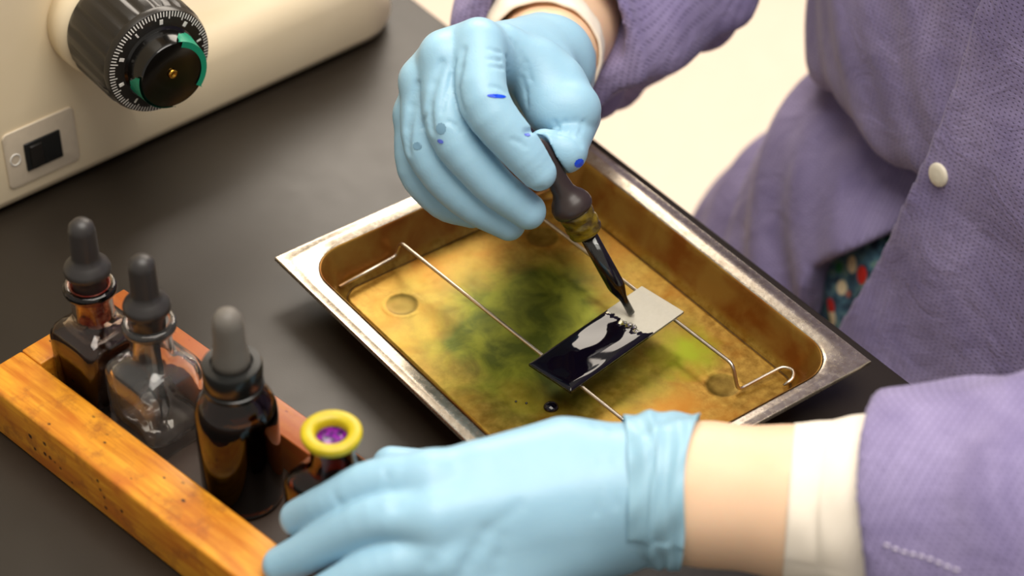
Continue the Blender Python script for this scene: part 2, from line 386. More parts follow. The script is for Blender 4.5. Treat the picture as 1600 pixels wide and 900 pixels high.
    M['knob'] = simple('black_knob_plastic', srgb(30, 27, 24), .28); M['knob_gloss'] = simple('glossy_black_plastic', srgb(10, 9, 8), .15)
    M['green'] = simple('green_tape', srgb(0, 138, 104), .45); M['brass'] = simple('brass', srgb(214, 160, 66), .22, 1.)
    return M
M = make_materials()

# ---------------------------------------------------------------- structure and bench
V, F = box((0, 40, -93), (700, 700, 6), 0); tag(obj('floor', V, F, M['floor'], smooth=False), kind='structure')
BE = 19.0
V, F = box((-353, 0, 45), (6, 700, 270), 0); tag(obj('wall_left', V, F, M['wall'], smooth=False), kind='structure')
V, F = box((0, 393, 45), (700, 6, 270), 0); tag(obj('wall_back', V, F, M['wall'], smooth=False), kind='structure')
bench = thing('lab_bench', (0, BE-40, -90), 'long laboratory bench with black resin top under the metal tray and wooden rack', 'bench')
V, F = box((0, BE-45, -1.6), (300, 90, 3.2), .18, seg=3); obj('countertop', V, F, M['bench'], bench)
V, F = box((-100, BE-48, -46.6), (96, 76, 86.8), .3); obj('cabinet', V, F, M['cabinet'], bench)
V, F = box((100, BE-48, -46.6), (96, 76, 86.8), .3); obj('cabinet', V, F, M['cabinet'], bench)
V, F = box((0, BE-84, -46.6), (104, 3, 86.8), .2); obj('back_panel', V, F, M['cabinet'], bench)

# ---------------------------------------------------------------- microscope
def microscope():
    a = math.radians(3.9); T = nv([-math.sin(a), math.cos(a), 0]); N = nv([math.cos(a), math.sin(a), 0]); O = nv([-12.15, -7.7, 0])
    R3 = np.stack([N, T, nv([0, 0, 1])], 1)
    def L(v): return O+nv(v)@R3.T
    s = thing('microscope', (-20, 0, 0), 'cream microscope standing at the back left of the black bench', 'microscope')
    P = rrect(-24, -34, -.0, 25.6, 2.6, 8); P = [(x, y) for x, y in P]
    P = rrect(-24, -34, 0, 25.3, 3.4, 10)
    V, F = extrude_poly(P, .35, 4.9, 0)
    # rounded top edge: stack of inset rings
    def ring(ins, z):
        c = rrect(-24+ins, -34+ins, -ins, 25.3-ins, max(3.4-ins, .6), 10); return [(x, y, z) for x, y in c]
    prof = [(.5, .3), (.12, .42), (0, .8), (0, 3.3), (.15, 4.0), (.55, 4.55), (1.1, 4.85), (2.0, 5.0), (5, 5.15)]
    V = nv([p for i, z in prof for p in ring(i, z)]); n = len(P)
    F = [(i*n+j, i*n+(j+1) % n, (i+1)*n+(j+1) % n, (i+1)*n+j) for i in range(len(prof)-1) for j in range(n)]+[tuple(reversed(range(n))), tuple((len(prof)-1)*n+j for j in range(n))]
    obj('base_housing', L(V), F, M['enamel'], s)
    # column: rounded section, rising from the base
    prof = [(.5, .29), (.12, .41), (.0, .8), (.0, 5.6), (.0, 14), (.05, 26), (.9, 33), (2.2, 34)]; V = []
    for ins, z in prof: V += [(x, y, z) for x, y in rrect(-11+ins, -13+ins, .02-ins, 9.3-.9*(z > 5)-ins-max(0, (z-12)*.03), 1.5, 8)]
    n = len(rrect(0, 0, 1, 1, .1, 8))
    F = [(i*n+j, i*n+(j+1) % n, (i+1)*n+(j+1) % n, (i+1)*n+j) for i in range(len(prof)-1) for j in range(n)]+[tuple(reversed(range(n))), tuple((len(prof)-1)*n+j for j in range(n))]
    obj('column', L(V), F, M['enamel'], s)
    V, F = box(L((-5.5, 9, 36)), (9, 26, 5), 1.6, 3.9, 4); obj('head_arm', V, F, M['enamel'], s)
    V, F = lathe([(2.2, 0), (2.2, 6), (1.6, 6.2), (1.6, 9), (0, 9)], L((-5.5, 17, 25)), (0, 0, 1)); obj('nosepiece', V, F, M['knob'], s)
    V, F = box(L((-6, 16.5, 14)), (11, 13, .8), .2, 3.9); obj('stage', V, F, M['knob'], s)
    V, F = box(L((-6, 9, 13.1)), (5, 6, 1.6), .3, 3.9); obj('stage_bracket', V, F, M['knob'], s)
    # focus knob, axis = N
    kc = L((0, 0, 0)); K = nv([-6, -1.02, 8.89]); ax = nv([1, 0, 0]); A = np.stack([nv([0, 1, 0]), nv([0, 0, 1]), ax], 1)
    V, F = lathe([(2.95, 0), (2.9, .9), (2.7, 1.2), (2.5, 1.3)], K+nv([-6.3, 0, 0]), M3=A, n=64); obj('focus_boss', V, F, M['enamel'], s)
    prof = [(2.2, 0), (2.62, .12), (2.74, .5), (2.7, 3.3), (2.6, 3.55)]
    V, F = lathe(prof, K*0, M3=np.eye(3), n=144); 
    th = np.arctan2(V[:, 1], V[:, 0]); flute = 1-.045*(np.maximum(0, np.cos(th*18))**.5)*((V[:, 2] > .3) & (V[:, 2] < 3.5)); V[:, 0] *= flute; V[:, 1] *= flute
    kn = obj('coarse_focus_knob', V@A.T*1.0+K+nv([-5.15, 0, 0]), F, M['knob'], s, sharp=50)
    V, F = lathe([(2.56, 0), (2.64, .25), (2.54, .5), (1.9, .62), (1.7, .63)], K+nv([-1.8, 0, 0]), M3=A, n=96); dial = obj('dial_ring', V, F, M['knob'], s, sharp=40)
    parts = []
    for i in range(100):
        t = 2*math.pi*i/100; c = nv([math.cos(t), math.sin(t)]); ln = .24 if i % 5 else .34
        r0, r1 = 2.52, 2.52-ln; z0 = .50; z1 = .50+.12*(2.54-r1)/.64; w = .028; tn = nv([-c[1], c[0]])
        q = [(*(c*r0-tn*w), z0), (*(c*r0+tn*w), z0), (*(c*r1+tn*w), z1), (*(c*r1-tn*w), z1)]; q = nv(q)+[0, 0, .015]
        parts.append((q@A.T+K+nv([-1.8, 0, 0]), [(0, 1, 2, 3)]))
    V, F = join(*parts); obj('dial_scale', V, F, M['white'], s, smooth=False)
    parts = []
    for i in range(10):
        t = 2*math.pi*(i+.3)/10; r = 2.06; zz = .51+.12*(2.54-r)/.64
        v, f = box((0, 0, 0), (.17 if i % 3 else .09, .24, .03), .01); t2 = t-math.pi/2
        v = v@nv([[math.cos(t2), -math.sin(t2), 0], [math.sin(t2), math.cos(t2), 0], [0, 0, 1]]).T+nv([r*math.cos(t), r*math.sin(t), zz]); parts.append((v@A.T+K+nv([-1.8, 0, 0]), f))
    V, F = join(*parts); obj('dial_mark', V, F, M['white'], s, smooth=False)
    V, F = lathe([(1.84, .7), (1.84, .82), (1.72, .9), (1.66, 1.9), (1.6, 2.02), (1.5, 2.0), (.9, 1.86), (.3, 1.84), (0, 1.84)], K+nv([-2.0, 0, 0]), M3=A, n=64); fk = obj('fine_focus_knob', V, F, M['knob_gloss'], s, sharp=35)
    V, F = lathe([(.2, 0), (.24, .06), (.2, .14), (.1, .15), (.08, .1), (0, .1)], K+nv([-.16, 0, 0]), M3=A, n=24); obj('brass_screw', V, F, M['brass'], s)
    def band(t0, t1, x0, x1, r0, r1, wv):
        V = []; n = 40
        for i in range(n+1):
            t = math.radians(t0+(t1-t0)*i/n); e = math.sin(math.pi*i/n)**.6; j = .12*math.sin(i*.9+wv)+.07*math.sin(i*2.3)
            for k in range(4):
                f = k/3; x = x0+(x1-x0)*f*(e+j*.4); r = r0+(r1-r0)*f
                V.append((x, K[1]+r*math.cos(t), K[2]+r*math.sin(t)))
        F = [(i*4+k, i*4+k+1, (i+1)*4+k+1, (i+1)*4+k) for i in range(n) for k in range(3)]; return nv(V), F
    V, F = join(band(-42, 78, K[0]+.03, K[0]-1.0, 1.66, 1.78, 0), band(-42, 70, K[0]+.05, K[0]+.05, 1.66, 1.38, 1)); obj('green_tape', V, F, M['green'], fk)
    V, F = join(band(165, 268, K[0]-.06, K[0]-1.12, 1.72, 1.78, 2)); obj('green_tape', V, F, M['green'], fk)
    # switch plate on the side
    A2 = np.stack([T, nv([0, 0, 1]), N], 1)
    def side(P2, z0, z1, bev): V, F = extrude_poly(P2, z0, z1, bev); return V@A2.T+O, F
    V, F = side(rrect(.6, 1.3, 4.45, 4.45, .3), -.05, .12, .05); pl = obj('switch_plate', V, F, M['plate'], s)
    V, F = side(rrect(1.6, 1.98, 3.55, 3.54, .06), .05, .2, .03); sw = obj('rocker_switch', V, F, M['cap_black'], s)
    V, F = side(rrect(1.85, 2.15, 2.5, 3.35, .05), .15, .3, .04); obj('rocker', V, F, M['knob'], sw)
    a0 = O+T*1.1+N*.125+nv([0, 0, 2.9]); c = [a0+T*.26*math.cos(t)+nv([0, 0, 1])*.3*math.sin(t) for t in np.linspace(0, 2*math.pi, 33)]
    V, F = tube(c, .035, 6, False); obj('off_symbol', V, F, M['white'], pl)
microscope()

# ---------------------------------------------------------------- metal tray (corner at 0,0; 21 x 17 cm)
TL, TW = 21.02, 16.97
def tray():
    s = thing('metal_tray', (0, 0, 0), 'shallow rectangular steel tray with gold-green stained basin', 'tray')
    x0, y0, x1, y1, r = .98, .92, TL-.75, TW-1.1, 1.9
    def dist(x, y):               # distance inside the rounded opening (positive inside)
        cx, cy = (x0+x1)/2, (y0+y1)/2; qx = abs(x-cx)-(x1-x0)/2+r; qy = abs(y-cy)-(y1-y0)/2+r
        return -(np.hypot(np.maximum(qx, 0), np.maximum(qy, 0))+np.minimum(np.maximum(qx, qy), 0)-r)
    def h(d):                      # profile from opening lip to floor
        return np.interp(d, [0, .06, .14, .3, .7, .92, 1.0, 1.05, 1.12, 1.2, 2], [1.86, 1.84, 1.72, 1.37, .58, .24, .15, .055, .055, .13, .13])
    c0 = rrect(x0, y0, x1, y1, r, 14); ds = [0, .04, .08, .14, .2, .3, .45, .6, .75, .85, .92, .97, 1.0, 1.03, 1.06, 1.11, 1.16, 1.2, 1.24, 1.45, 1.76]
    V = []
    for d in ds:
        rr = rrect(x0+d, y0+d, x1-d, y1-d, float(np.interp(d, [0, 1.1, 1.7], [r, 1.05, .03])), 14); V += [(x, y, float(h(d))) for x, y in rr]
    n = len(c0); F = [((i+1)*n+j, (i+1)*n+(j+1) % n, i*n+(j+1) % n, i*n+j) for i in range(len(ds)-1) for j in range(n)]
    F = [tuple(reversed(f)) for f in F]
    # floor with four pressed dimples
    d = 1.7; nx, ny = 120, 96; xs = np.linspace(x0+d, x1-d, nx); ys = np.linspace(y0+d, y1-d, ny)
    X, Y = np.meshgrid(xs, ys, indexing='ij'); Z = np.full(X.shape, .132)
    for cx, cy in ((4.42, 3.89), (17.08, 12.13), (4.32, 12.0), (17.1, 3.9)):
        q = np.hypot(X-cx, Y-cy); Z += np.interp(q, [0, .45, .6, .74, .8, .9], [-.035, -.04, -.03, .0, .02, 0])
    ed = np.minimum(np.minimum(X-xs[0], xs[-1]-X), np.minimum(Y-ys[0], ys[-1]-Y)); Z += .015*(1+np.sin(X*.5)*np.sin(Y*.45))*np.clip(ed/3, 0, 1)**2
    Vf = np.stack([X, Y, Z], -1).reshape(-1, 3)
    Ff = [(i*ny+j, (i+1)*ny+j, (i+1)*ny+j+1, i*ny+j+1) for i in range(nx-1) for j in range(ny-1)]
    # corners of the last ring are rounded with r=.62: bring the ring under the floor grid
    bas = obj('basin', *join((V, F), (Vf, Ff)), M['basin'], s)
    md = bas.modifiers.new('thickness', 'SOLIDIFY'); md.thickness = .0004; md.offset = -1; md.use_rim = False
    # rim flange: slightly dished, with mitred corners and a turned-down outer edge
    def outer(ins, z): return [(ins, ins, z), (TL-ins, ins, z), (TL-ins, TW-ins, z), (ins, TW-ins, z)]
    inner = [(x, y, 1.86) for x, y in c0]
    def ray_out(x, y, f):          # from the opening towards the square outer edge
        cx = min(max(x, x0+r), x1-r); cy = min(max(y, y0+r), y1-r); dx, dy = x-cx, y-cy
        px = x+(0 if dx == 0 and abs(dy) > 0 else 0); 
        ox = 0 if x < x0+r else (TL if x > x1-r else x); oy = 0 if y < y0+r else (TW if y > y1-r else y)
        if x < x0+r and y < y0+r or x > x1-r and y < y0+r or x < x0+r and y > y1-r or x > x1-r and y > y1-r:
            a = abs(dx)/(abs(dx)+abs(dy)+1e-9)
            # walk along the two outer edges
            ex = (TL-(x1-r)) if dx > 0 else (x0+r); ey = (TW-(y1-r)) if dy > 0 else (y0+r)
            if a >= .5: ox, oy = (TL if dx > 0 else 0), cy+math.copysign(ey*min(1, abs(dy)/abs(dx)), dy)
            else: oy, ox = (TW if dy > 0 else 0), cx+math.copysign(ex*min(1, abs(dx)/abs(dy)), dx)
        return (x+(ox-x)*f, y+(oy-y)*f)
    rows = []
    for f, z in ((0, 1.80), (.05, 1.835), (.12, 1.85), (.22, 1.865), (.4, 1.90), (.55, 1.915), (.68, 1.905), (.9, 1.865), (.97, 1.87), (1.0, 1.83), (1.0, 1.66), (.93, 1.66)):
        rows.append([(*ray_out(x, y, f), z) for x, y in c0])
    V = nv([p for r_ in rows for p in r_]); m = len(rows)
    F = [(i*n+j, i*n+(j+1) % n, (i+1)*n+(j+1) % n, (i+1)*n+j) for i in range(m-1) for j in range(n)]
    F = [tuple(reversed(f)) for f in F]
    rim = obj('rim', V, F, M['steel'], s, sharp=40)
    md = rim.modifiers.new('thickness', 'SOLIDIFY'); md.thickness = .0005; md.offset = -1
    return s
tray()

# wire rods resting in the tray
def rod(pts, c, lab):
    V, F = tube(smooth_path(pts, .28, 5), .085, 10); o = obj('wire_rod', V, F, M['wire'], loc=c); tag(o, lab, 'wire rod', 'bent wire rods in the tray')
rod([(2.2, 2.0, .62), (1.95, 5.3, .66), (2.02, 5.5, 1.42), (17.4, 6.35, 1.42), (17.7, 6.35, .24), (17.8, 3.6, .24), (18.3, 3.3, .22), (18.8, 3.6, .24), (18.8, 4.3, .22)], (9.7, 6, .1),
    'bent steel wire in the tray, running under the dark inked end of the slide')
rod([(2.2, 14.4, .64), (1.95, 12.1, .66), (2.02, 11.75, 1.42), (17.3, 12.35, 1.42), (17.85, 12.3, .3), (18.0, 14.75, .5), (18.5, 14.95, .55), (18.85, 14.6, .5), (18.8, 14.1, .3)], (9.7, 12.2, .1),
    'bent steel wire in the tray, running under the frosted white end of the slide')

# microscope slide with its ink
def slide():
    z0, z1 = 1.51, 1.61
    c = [nv(q) for q in ((14.73, 5.48), (13.6, 12.7), (11.06, 12.34), (12.35, 4.94))]
    u = (c[1]-c[0]); Ls = np.linalg.norm(u); u /= Ls; v = nv([-u[1], u[0]]); Ws = 2.5; Ls = 7.35; O = nv([*c[0], 0])
    U = nv([*u, 0]); Vv = nv([*v, 0])
    def L(p): p = nv(p); return O+p[:, :1]*U+p[:, 1:2]*Vv+p[:, 2:3]*nv([0, 0, 1])
    s = thing('microscope_slide', (13, 9, 1.5), 'glass microscope slide lying across two wires, half covered in dark ink', 'slide')
    V, F = extrude_poly(rrect(0, 0, Ls, Ws, .04, 2), z0, z1, .01); obj('glass_plate', L(V), F, M['slide'], s, smooth=False)
    V, F = extrude_poly(rrect(5.0, .01, Ls-.01, Ws-.01, .04, 2), z0-.006, z1+.008, .003); tag(obj('frosted_end', L(V), F, M['frost'], s, smooth=False), 'frosted white end of the slide')
    # ink: a thin domed pool whose edge towards the frosted end is ragged
    nx, ny = 120, 44; V = []
    def edge(w): return 5.05+.10*math.sin(w*7.3+.6)+.08*math.sin(w*15+1)+.16*math.sin(w*2.4+2.2)-.08*w+(.05*math.sin(w*31))
    for i in range(nx+1):
        for j in range(ny+1):
            b = j/ny; y = .015+(Ws-.03)*b; e = edge(y); a = i/nx; x = .015+(e-.015)*a
            dd = min(x, e-x, y, Ws-y); hh = .085*(1-math.exp(-max(dd, 0)/.10))
            hh += .018*math.sin(x*1.7+2.2*y+.5)*min(1, dd*3)+.006*math.sin(x*3.1-2.7*y)*min(1, dd*3)
            V.append((x, y, z1+max(hh, 0)))
    F = [(i*(ny+1)+j, (i+1)*(ny+1)+j, (i+1)*(ny+1)+j+1, i*(ny+1)+j+1) for i in range(nx) for j in range(ny)]
    k = len(V); V += [(p[0], p[1], z1-.001) for p in V]; F += [tuple(q+k for q in reversed(f)) for f in F]
    def st(i, j): return i*(ny+1)+j
    for i in range(nx):
        F += [(st(i, 0)+k, st(i+1, 0)+k, st(i+1, 0), st(i, 0)), (st(i, ny), st(i+1, ny), st(i+1, ny)+k, st(i, ny)+k)]
    for j in range(ny):
        F += [(st(0, j), st(0, j+1), st(0, j+1)+k, st(0, j)+k), (st(nx, j)+k, st(nx, j+1)+k, st(nx, j+1), st(nx, j))]
    tag(obj('ink_layer', L(V), F, M['ink'], s), 'glossy near-black ink layer')
    for (x, y, r) in ((4.95, 1.05, .13), (4.98, .8, .1), (4.9, 1.3, .09), (5.05, .93, .07), (4.86, .6, .07)):
        V, F = lathe([(r, 0), (r*.93, r*.3), (r*.7, r*.6), (r*.35, r*.78), (0, r*.84)], (0, 0, 0), n=20); V = V+nv([x, y, z1+.06]); obj('bubble', L(V), F, M['glass'], s)
slide()
def drop(x, y, r, lab, grp=None):
    prof = [(r*math.cos(t), .165+r*.6*math.sin(t)) for t in np.linspace(0, math.pi/2, 9)]; prof[-1] = (0, prof[-1][1])
    V, F = lathe([(r*.8, .15)]+prof, (x, y, 0), n=24); tag(obj('ink_drop', V, F, M['ink'], loc=(x, y, .15)), lab, 'ink drop', grp)
drop(13.78, 5.2, .33, 'large black ink drop on the tray floor beside the gloved left hand')
drop(12.95, 4.5, .055, 'tiny black ink speck on the tray floor, nearest the large drop', 'ink specks on the tray floor')
drop(12.6, 4.2, .05, 'tiny black ink speck on the tray floor, farther left from the large drop', 'ink specks on the tray floor')

# ---------------------------------------------------------------- wooden rack
RO = nv([-.2, -14.75, 0]); ra = math.radians(10); RU = nv([math.cos(ra), math.sin(ra), 0]); RV = nv([-math.sin(ra), math.cos(ra), 0]); RH = 2.65
def rk(u, v, z=0): return RO+RU*u+RV*v+nv([0, 0, z])
def rack():
    s = thing('wooden_rack', RO, 'stained orange wooden rack holding a row of four reagent bottles', 'rack')
    def board(name, u0, u1, v0, v1, z0, z1, lab=None, bev=.07):
        V, F = box(rk((u0+u1)/2, (v0+v1)/2, (z0+z1)/2), (u1-u0, v1-v0, z1-z0), bev, 10, 3); o = obj(name, V, F, M['dark_wood'] if name == 'base_board' else M['wood'], s)
        if lab: o['label'] = lab
    board('front_rail', 0.35, 20.5, 0, 2.3, 0, RH, 'thick front rail with dark ink specks', .16)
    board('back_rail', 0.35, 20.5, 6.42, 7.85, 0, RH, 'back rail stained reddish brown')
    board('end_rail', .36, 1.66, 2.3, 6.42, 0, RH-.01); board('end_rail', 19.2, 20.49, 2.3, 6.42, 0, RH-.01)
    board('base_board', 1.66, 19.2, 2.3, 6.42, .05, .75, 'dark-stained base board', bev=.02)
rack()

# ---------------------------------------------------------------- bottles
BM = np.stack([RU, RV, nv([0, 0, 1])], 1)
def square_bottle(cu, cv, half, label, glassm, fill, residue, name='dropper_bottle', tilt=0, scale=1., capped=True):
    c = rk(cu, cv, .76); s = thing(name, c, label, 'bottle')
    def lt(prof, n=64): return lathe(prof, c, M3=BM, n=n)
    h = half; bodyh = 3.55*scale
    out = [(h*.9, 0, 6), (h*.97, .06, 7), (h, .25, 8), (h, bodyh-.35, 8), (h*.985, bodyh-.1, 7), (h*.93, bodyh+.12, 6), (h*.8, bodyh+.32, 4.5), (h*.62, bodyh+.5, 3.2),
           (.92, bodyh+.68, 2.2), (.87, bodyh+.9), (.87, bodyh+1.85), (.9, bodyh+1.95), (1.08, bodyh+2.08), (1.12, bodyh+2.2), (1.1, bodyh+2.36), (1.0, bodyh+2.44), (.86, bodyh+2.44), (.78, bodyh+2.3)]
    inn = [(.66, bodyh+1.9), (.66, bodyh+.75), (.75, bodyh+.5, 2.2), (h*.62, bodyh+.28, 3.2), (h*.82, bodyh+.02, 4.5), (h*.87, bodyh-.3, 6), (h*.87, .85, 6), (h*.8, .6, 5), (h*.4, .5, 3), (0, .48)]
    V, F = lt(out+inn); F.pop() if len(F[-1]) == 64 else None
    obj('glass_body', V, F, glassm, s)
    if fill:
        lv = fill[0]; q = [(h*.41, .47, 3), (h*.815, .57, 5), (h*.885, .84, 6), (h*.885, min(lv, bodyh-.3), 6)]
        if lv > bodyh: q += [(h*.835, bodyh+.02, 4.5), (h*.63, bodyh+.26, 3.2)]
        V, F = lt([(0, .46)]+q); obj('liquid', V, F, fill[1], s)
    if residue:
        V, F = lt([(.655, bodyh+.72), (.655, bodyh+1.9), (.76, bodyh+2.3), (.84, bodyh+2.445), (.80, bodyh+2.44), (.62, bodyh+1.9), (.62, bodyh+.72)]); F = F[:-2]; obj('residue', V, F, residue, s)
    if capped:
        b = bodyh+2.2
        V, F = lt([(.6, b-.5), (.68, b+.0), (.7, b+.55), (.76, b+.72), (.96, b+.9), (.98, b+1.08), (.92, b+1.24), (.72, b+1.45), (.6, b+1.6), (.57, b+1.8), (.56, b+3.0), (.5, b+3.3), (.33, b+3.5), (.12, b+3.57), (0, b+3.58)], 40)
        bl = obj('rubber_bulb', V, F, M['rubber'], s)
        V, F = lt([(.22, .9), (.32, 1.3), (.32, b-.4), (.25, b-.4), (.25, 1.3), (.15, .9)], 20); F = F[:-2]; obj('glass_pipette', V, F, M['glass'] if not fill else M['residue'], s)
    return s, bodyh
square_bottle(3.15, 4.3, 1.52, 'square glass dropper bottle with dark red stain, at the end of the wooden rack', M['glass_brown'], (4.0, M['redink']), M['residue'])
square_bottle(6.75, 4.45, 1.6, 'clear square glass dropper bottle, empty, second in the wooden rack', M['glass'], None, None, scale=1.02)
# round amber bottle
def amber():
    c = rk(12.05, 4.3, .76); AM = np.diag([1, 1, .975]); s = thing('dropper_bottle', c, 'round amber glass dropper bottle with black collar and grey bulb', 'bottle')
    out = [(1.45, 0), (1.6, .1), (1.66, .3), (1.66, 4.6), (1.62, 5.0), (1.48, 5.4), (1.25, 5.7), (1.05, 5.9), (.98, 6.05), (.98, 6.9)]
    inn = [(.8, 6.9), (.8, 6.0), (1.1, 5.6), (1.35, 5.25), (1.48, 4.9), (1.5, 4.5), (1.5, .5), (1.2, .3), (0, .3)]
    V, F = lathe(out+inn, c, M3=AM, n=64); obj('glass_body', V, F, M['amber'], s)
    V, F = lathe([(0, .28), (1.21, .29), (1.52, .5), (1.52, 4.4), (1.50, 4.9), (1.36, 5.27), (0, 5.27)], c, M3=AM, n=64); obj('liquid', V, F, M['black_liquid'], s)
    V, F = lathe([(1.12, 6.1), (1.2, 6.12), (1.2, 6.3), (1.14, 6.34), (1.14, 6.4), (1.18, 6.45), (1.2, 7.3), (1.14, 7.42), (.85, 7.44), (.8, 7.3), (0, 7.3)], c, M3=AM, n=96)
    obj('screw_collar', V, F, M['cap_black'], s, sharp=40)
    V, F = lathe([(.76, 7.28), (.74, 7.7), (.68, 8.1), (.63, 8.6), (.61, 9.4), (.57, 9.7), (.42, 9.98), (.2, 10.1), (0, 10.12)], c, M3=AM, n=40); tag(obj('rubber_bulb', V, F, M['rubber_grey'], s), 'dusty grey rubber bulb')
    V, F = lathe([(.15, .6), (.3, 1.1), (.3, 7.2), (.22, 7.2), (.22, 1.1)], c, M3=AM, n=16); obj('glass_pipette', V, F, M['residue'], s)
amber()
# open bottle with yellow lip
def open_bottle():
    s, bh = square_bottle(17.3, 4.62, 1.5, 'open square bottle with yellow-stained lip and purple ink, held by the gloved left hand', M['amber'], (3.4, M['black_liquid']), None, name='open_bottle', capped=False, scale=1.24)
    c = rk(17.3, 4.62, .76)
    V, F = lathe([(.93, bh+2.0), (1.12, bh+2.12), (1.17, bh+2.25), (1.17, bh+2.42), (1.1, bh+2.5), (.72, bh+2.47), (.62, bh+2.36), (.62, bh+2.0)], c, M3=BM, n=48); F = F[:-2]; tag(obj('lip', V, F, M['yellow'], s), 'yellow-stained lip')
    V, F = lathe([(.60, bh+1.6), (.60, bh+2.1), (.3, bh+2.06), (0, bh+2.05)], c, M3=BM, n=32); tag(obj('ink', V, F, M['purple'], s), 'purple ink in the neck')
open_bottle()

# ---------------------------------------------------------------- dropper in the hand
TIP = pix(987, 490, 96.35); TOP = pix(838, 222, 92.2)
def held_dropper():
    ax = TOP-TIP; Lt = np.linalg.norm(ax); ax /= Lt
    s = thing('dropper', TIP, 'dropper full of dark ink held by the gloved right hand above the slide', 'dropper')
    q = lambda prof, n=40: lathe(prof, TIP, ax, n)
    V, F = q([(.1, 0), (.17, .04), (.17, .75), (.2, .95), (.37, 1.5), (.39, 1.7), (.39, 4.9), (0, 4.9)]); obj('glass_tube', V, F, M['slide'], s)
    V, F = q([(0, .02), (.13, .05), (.13, .78), (.16, .98), (.33, 1.52), (.35, 1.72), (.35, 4.6), (0, 4.6)]); obj('ink', V, F, M['black_liquid'], s)
    th = [(.42, 4.45), (.62, 4.5), (.72, 4.58), (.76, 4.72), (.72, 4.86), (.77, 4.98), (.77, 5.15), (.71, 5.25), (.76, 5.38), (.78, 5.6), (.76, 5.75), (.6, 5.8), (0, 5.8)]
    V, F = q(th); tag(obj('threaded_stopper', V, F, M['olive'], s), 'ribbed stopper stained olive yellow')
    V, F = q([(.6, 5.72), (.86, 5.78), (.92, 5.95), (.9, 6.15), (.78, 6.4), (.62, 6.6), (.5, 6.85), (.46, 7.3), (.45, 8.6), (.42, 9.1), (.3, 9.4), (.12, 9.52), (0, 9.54)]); tag(obj('rubber_bulb', V, F, M['rubber_dark'], s), 'dark brown rubber bulb')
held_dropper()

# ---------------------------------------------------------------- person
per = thing('person', (18, 42, -90), 'seated person in purple lab coat and blue gloves, dropping ink onto a slide', 'person')
# --- right glove
def R_(x, y, D): return pix(x, y, D)
rI = ([R_(748, 72, 92.6), R_(757, 160, 91.2), R_(812, 232, 91.4), R_(842, 270, 91.7)], [1.12, 1.08, .92, .76])
rM = ([R_(695, 92, 92.9), R_(702, 200, 92.2), R_(766, 283, 92.6), R_(825, 330, 93.2)], [1.08, 1.0, .9, .78])
rR = ([R_(662, 128, 93.6), R_(666, 232, 93.4), R_(725, 308, 93.7), R_(795, 351, 94.2)], [1.0, .95, .86, .72])
rP = ([R_(648, 180, 94.8), R_(650, 262, 94.9), R_(690, 315, 95.2), R_(738, 335, 95.5)], [.88, .84, .74, .6])
rT = ([R_(838, 112, 97.2), R_(892, 172, 94.5), R_(884, 238, 93.2), R_(850, 230, 92.9)], [1.5, 1.34, .82, .8])
rW = R_(852, 100, 99.6); rF = R_(848, 104, 101.2)
def right_glove(p):
    fi = chain(p, *rI, .3); fm = chain(p, *rM, .3); fr = chain(p, *rR, .3); fp = chain(p, *rP, .3)
    f = smin(fi, fm, .04); f = smin(f, fr, .04); f = smin(f, fp, .04)
    palm = cone(p, rI[0][0]+nv([0, 0, -.25]), rW, 1.1, 2.1); palm = smin(palm, cone(p, rM[0][0], rW, 1.1, 2.2), .5)
    palm = smin(palm, cone(p, rR[0][0], R_(835, 110, 100.4), 1.05, 2.1), .5); palm = smin(palm, cone(p, rP[0][0], R_(828, 128, 100.6), .9, 1.9), .5)
    kn = np.minimum(np.minimum(cone(p, R_(748, 66, 93.2), R_(697, 84, 93.4), 1.05, 1.05), cone(p, R_(697, 84, 93.4), R_(662, 122, 94.2), 1.05, .95)), cone(p, R_(662, 122, 94.2), R_(650, 175, 95.2), .95, .85))
    d = smin(f, smin(palm, kn, .4), .3)
    th = smin(cone(p, rT[0][0], rT[0][1], 1.6, 1.32), cone(p, rW, rT[0][0], 2., 1.6), .8); th = smin(th, cone(p, R_(838, 108, 95.4), R_(864, 172, 94.4), 1.4, 1.2), .5)
    web = cone(p, R_(785, 72, 94.2), R_(868, 128, 95.2), .95, 1.2); th = smin(th, web, .5)
    d = smin(d, th, .3)
    tt = smin(cone(p, rT[0][1]+nv([0, .5, -.6]), rT[0][2], .95, .82), cone(p, rT[0][2], rT[0][3], .86, .78), .3); d = smin(d, tt, .08)
    d = smin(d, cone(p, rW, rF, 2.15, 2.3), .4)
    return d
GROOVES = []
def grooved(base, gr):
    def f(p):
        d = base(p)
        for a, b, w, dep in gr: d = d+dep*np.exp(-(seg_dist(p, a, b)/w)**2)
        return d
    return f
def groove(base, pts, w, dep, D0=82, D1=104):
    P = [hit(base, x, y, D0, D1) for x, y in pts]; P = [q for q in P if q is not None]
    return [(P[i], P[i+1], w, dep) for i in range(len(P)-1)]
def wobble(p, amp, k, ph=0):
    return amp*(np.sin(p[:, 0]*k+1.7*np.sin(p[:, 1]*k*.6+ph))*.5+np.sin(p[:, 1]*k*.8+p[:, 2]*k*.9+ph*2)*.3+np.sin(p[:, 2]*k*1.3-p[:, 0]*k*.5+1)*.2)
gr = []
for pts in (((724, 78), (718, 105), (714, 140), (722, 172)), ((690, 98), (678, 130), (671, 165), (675, 205)), ((652, 132), (643, 165), (637, 200), (638, 238))):
    gr += groove(right_glove, pts, .15, .17)
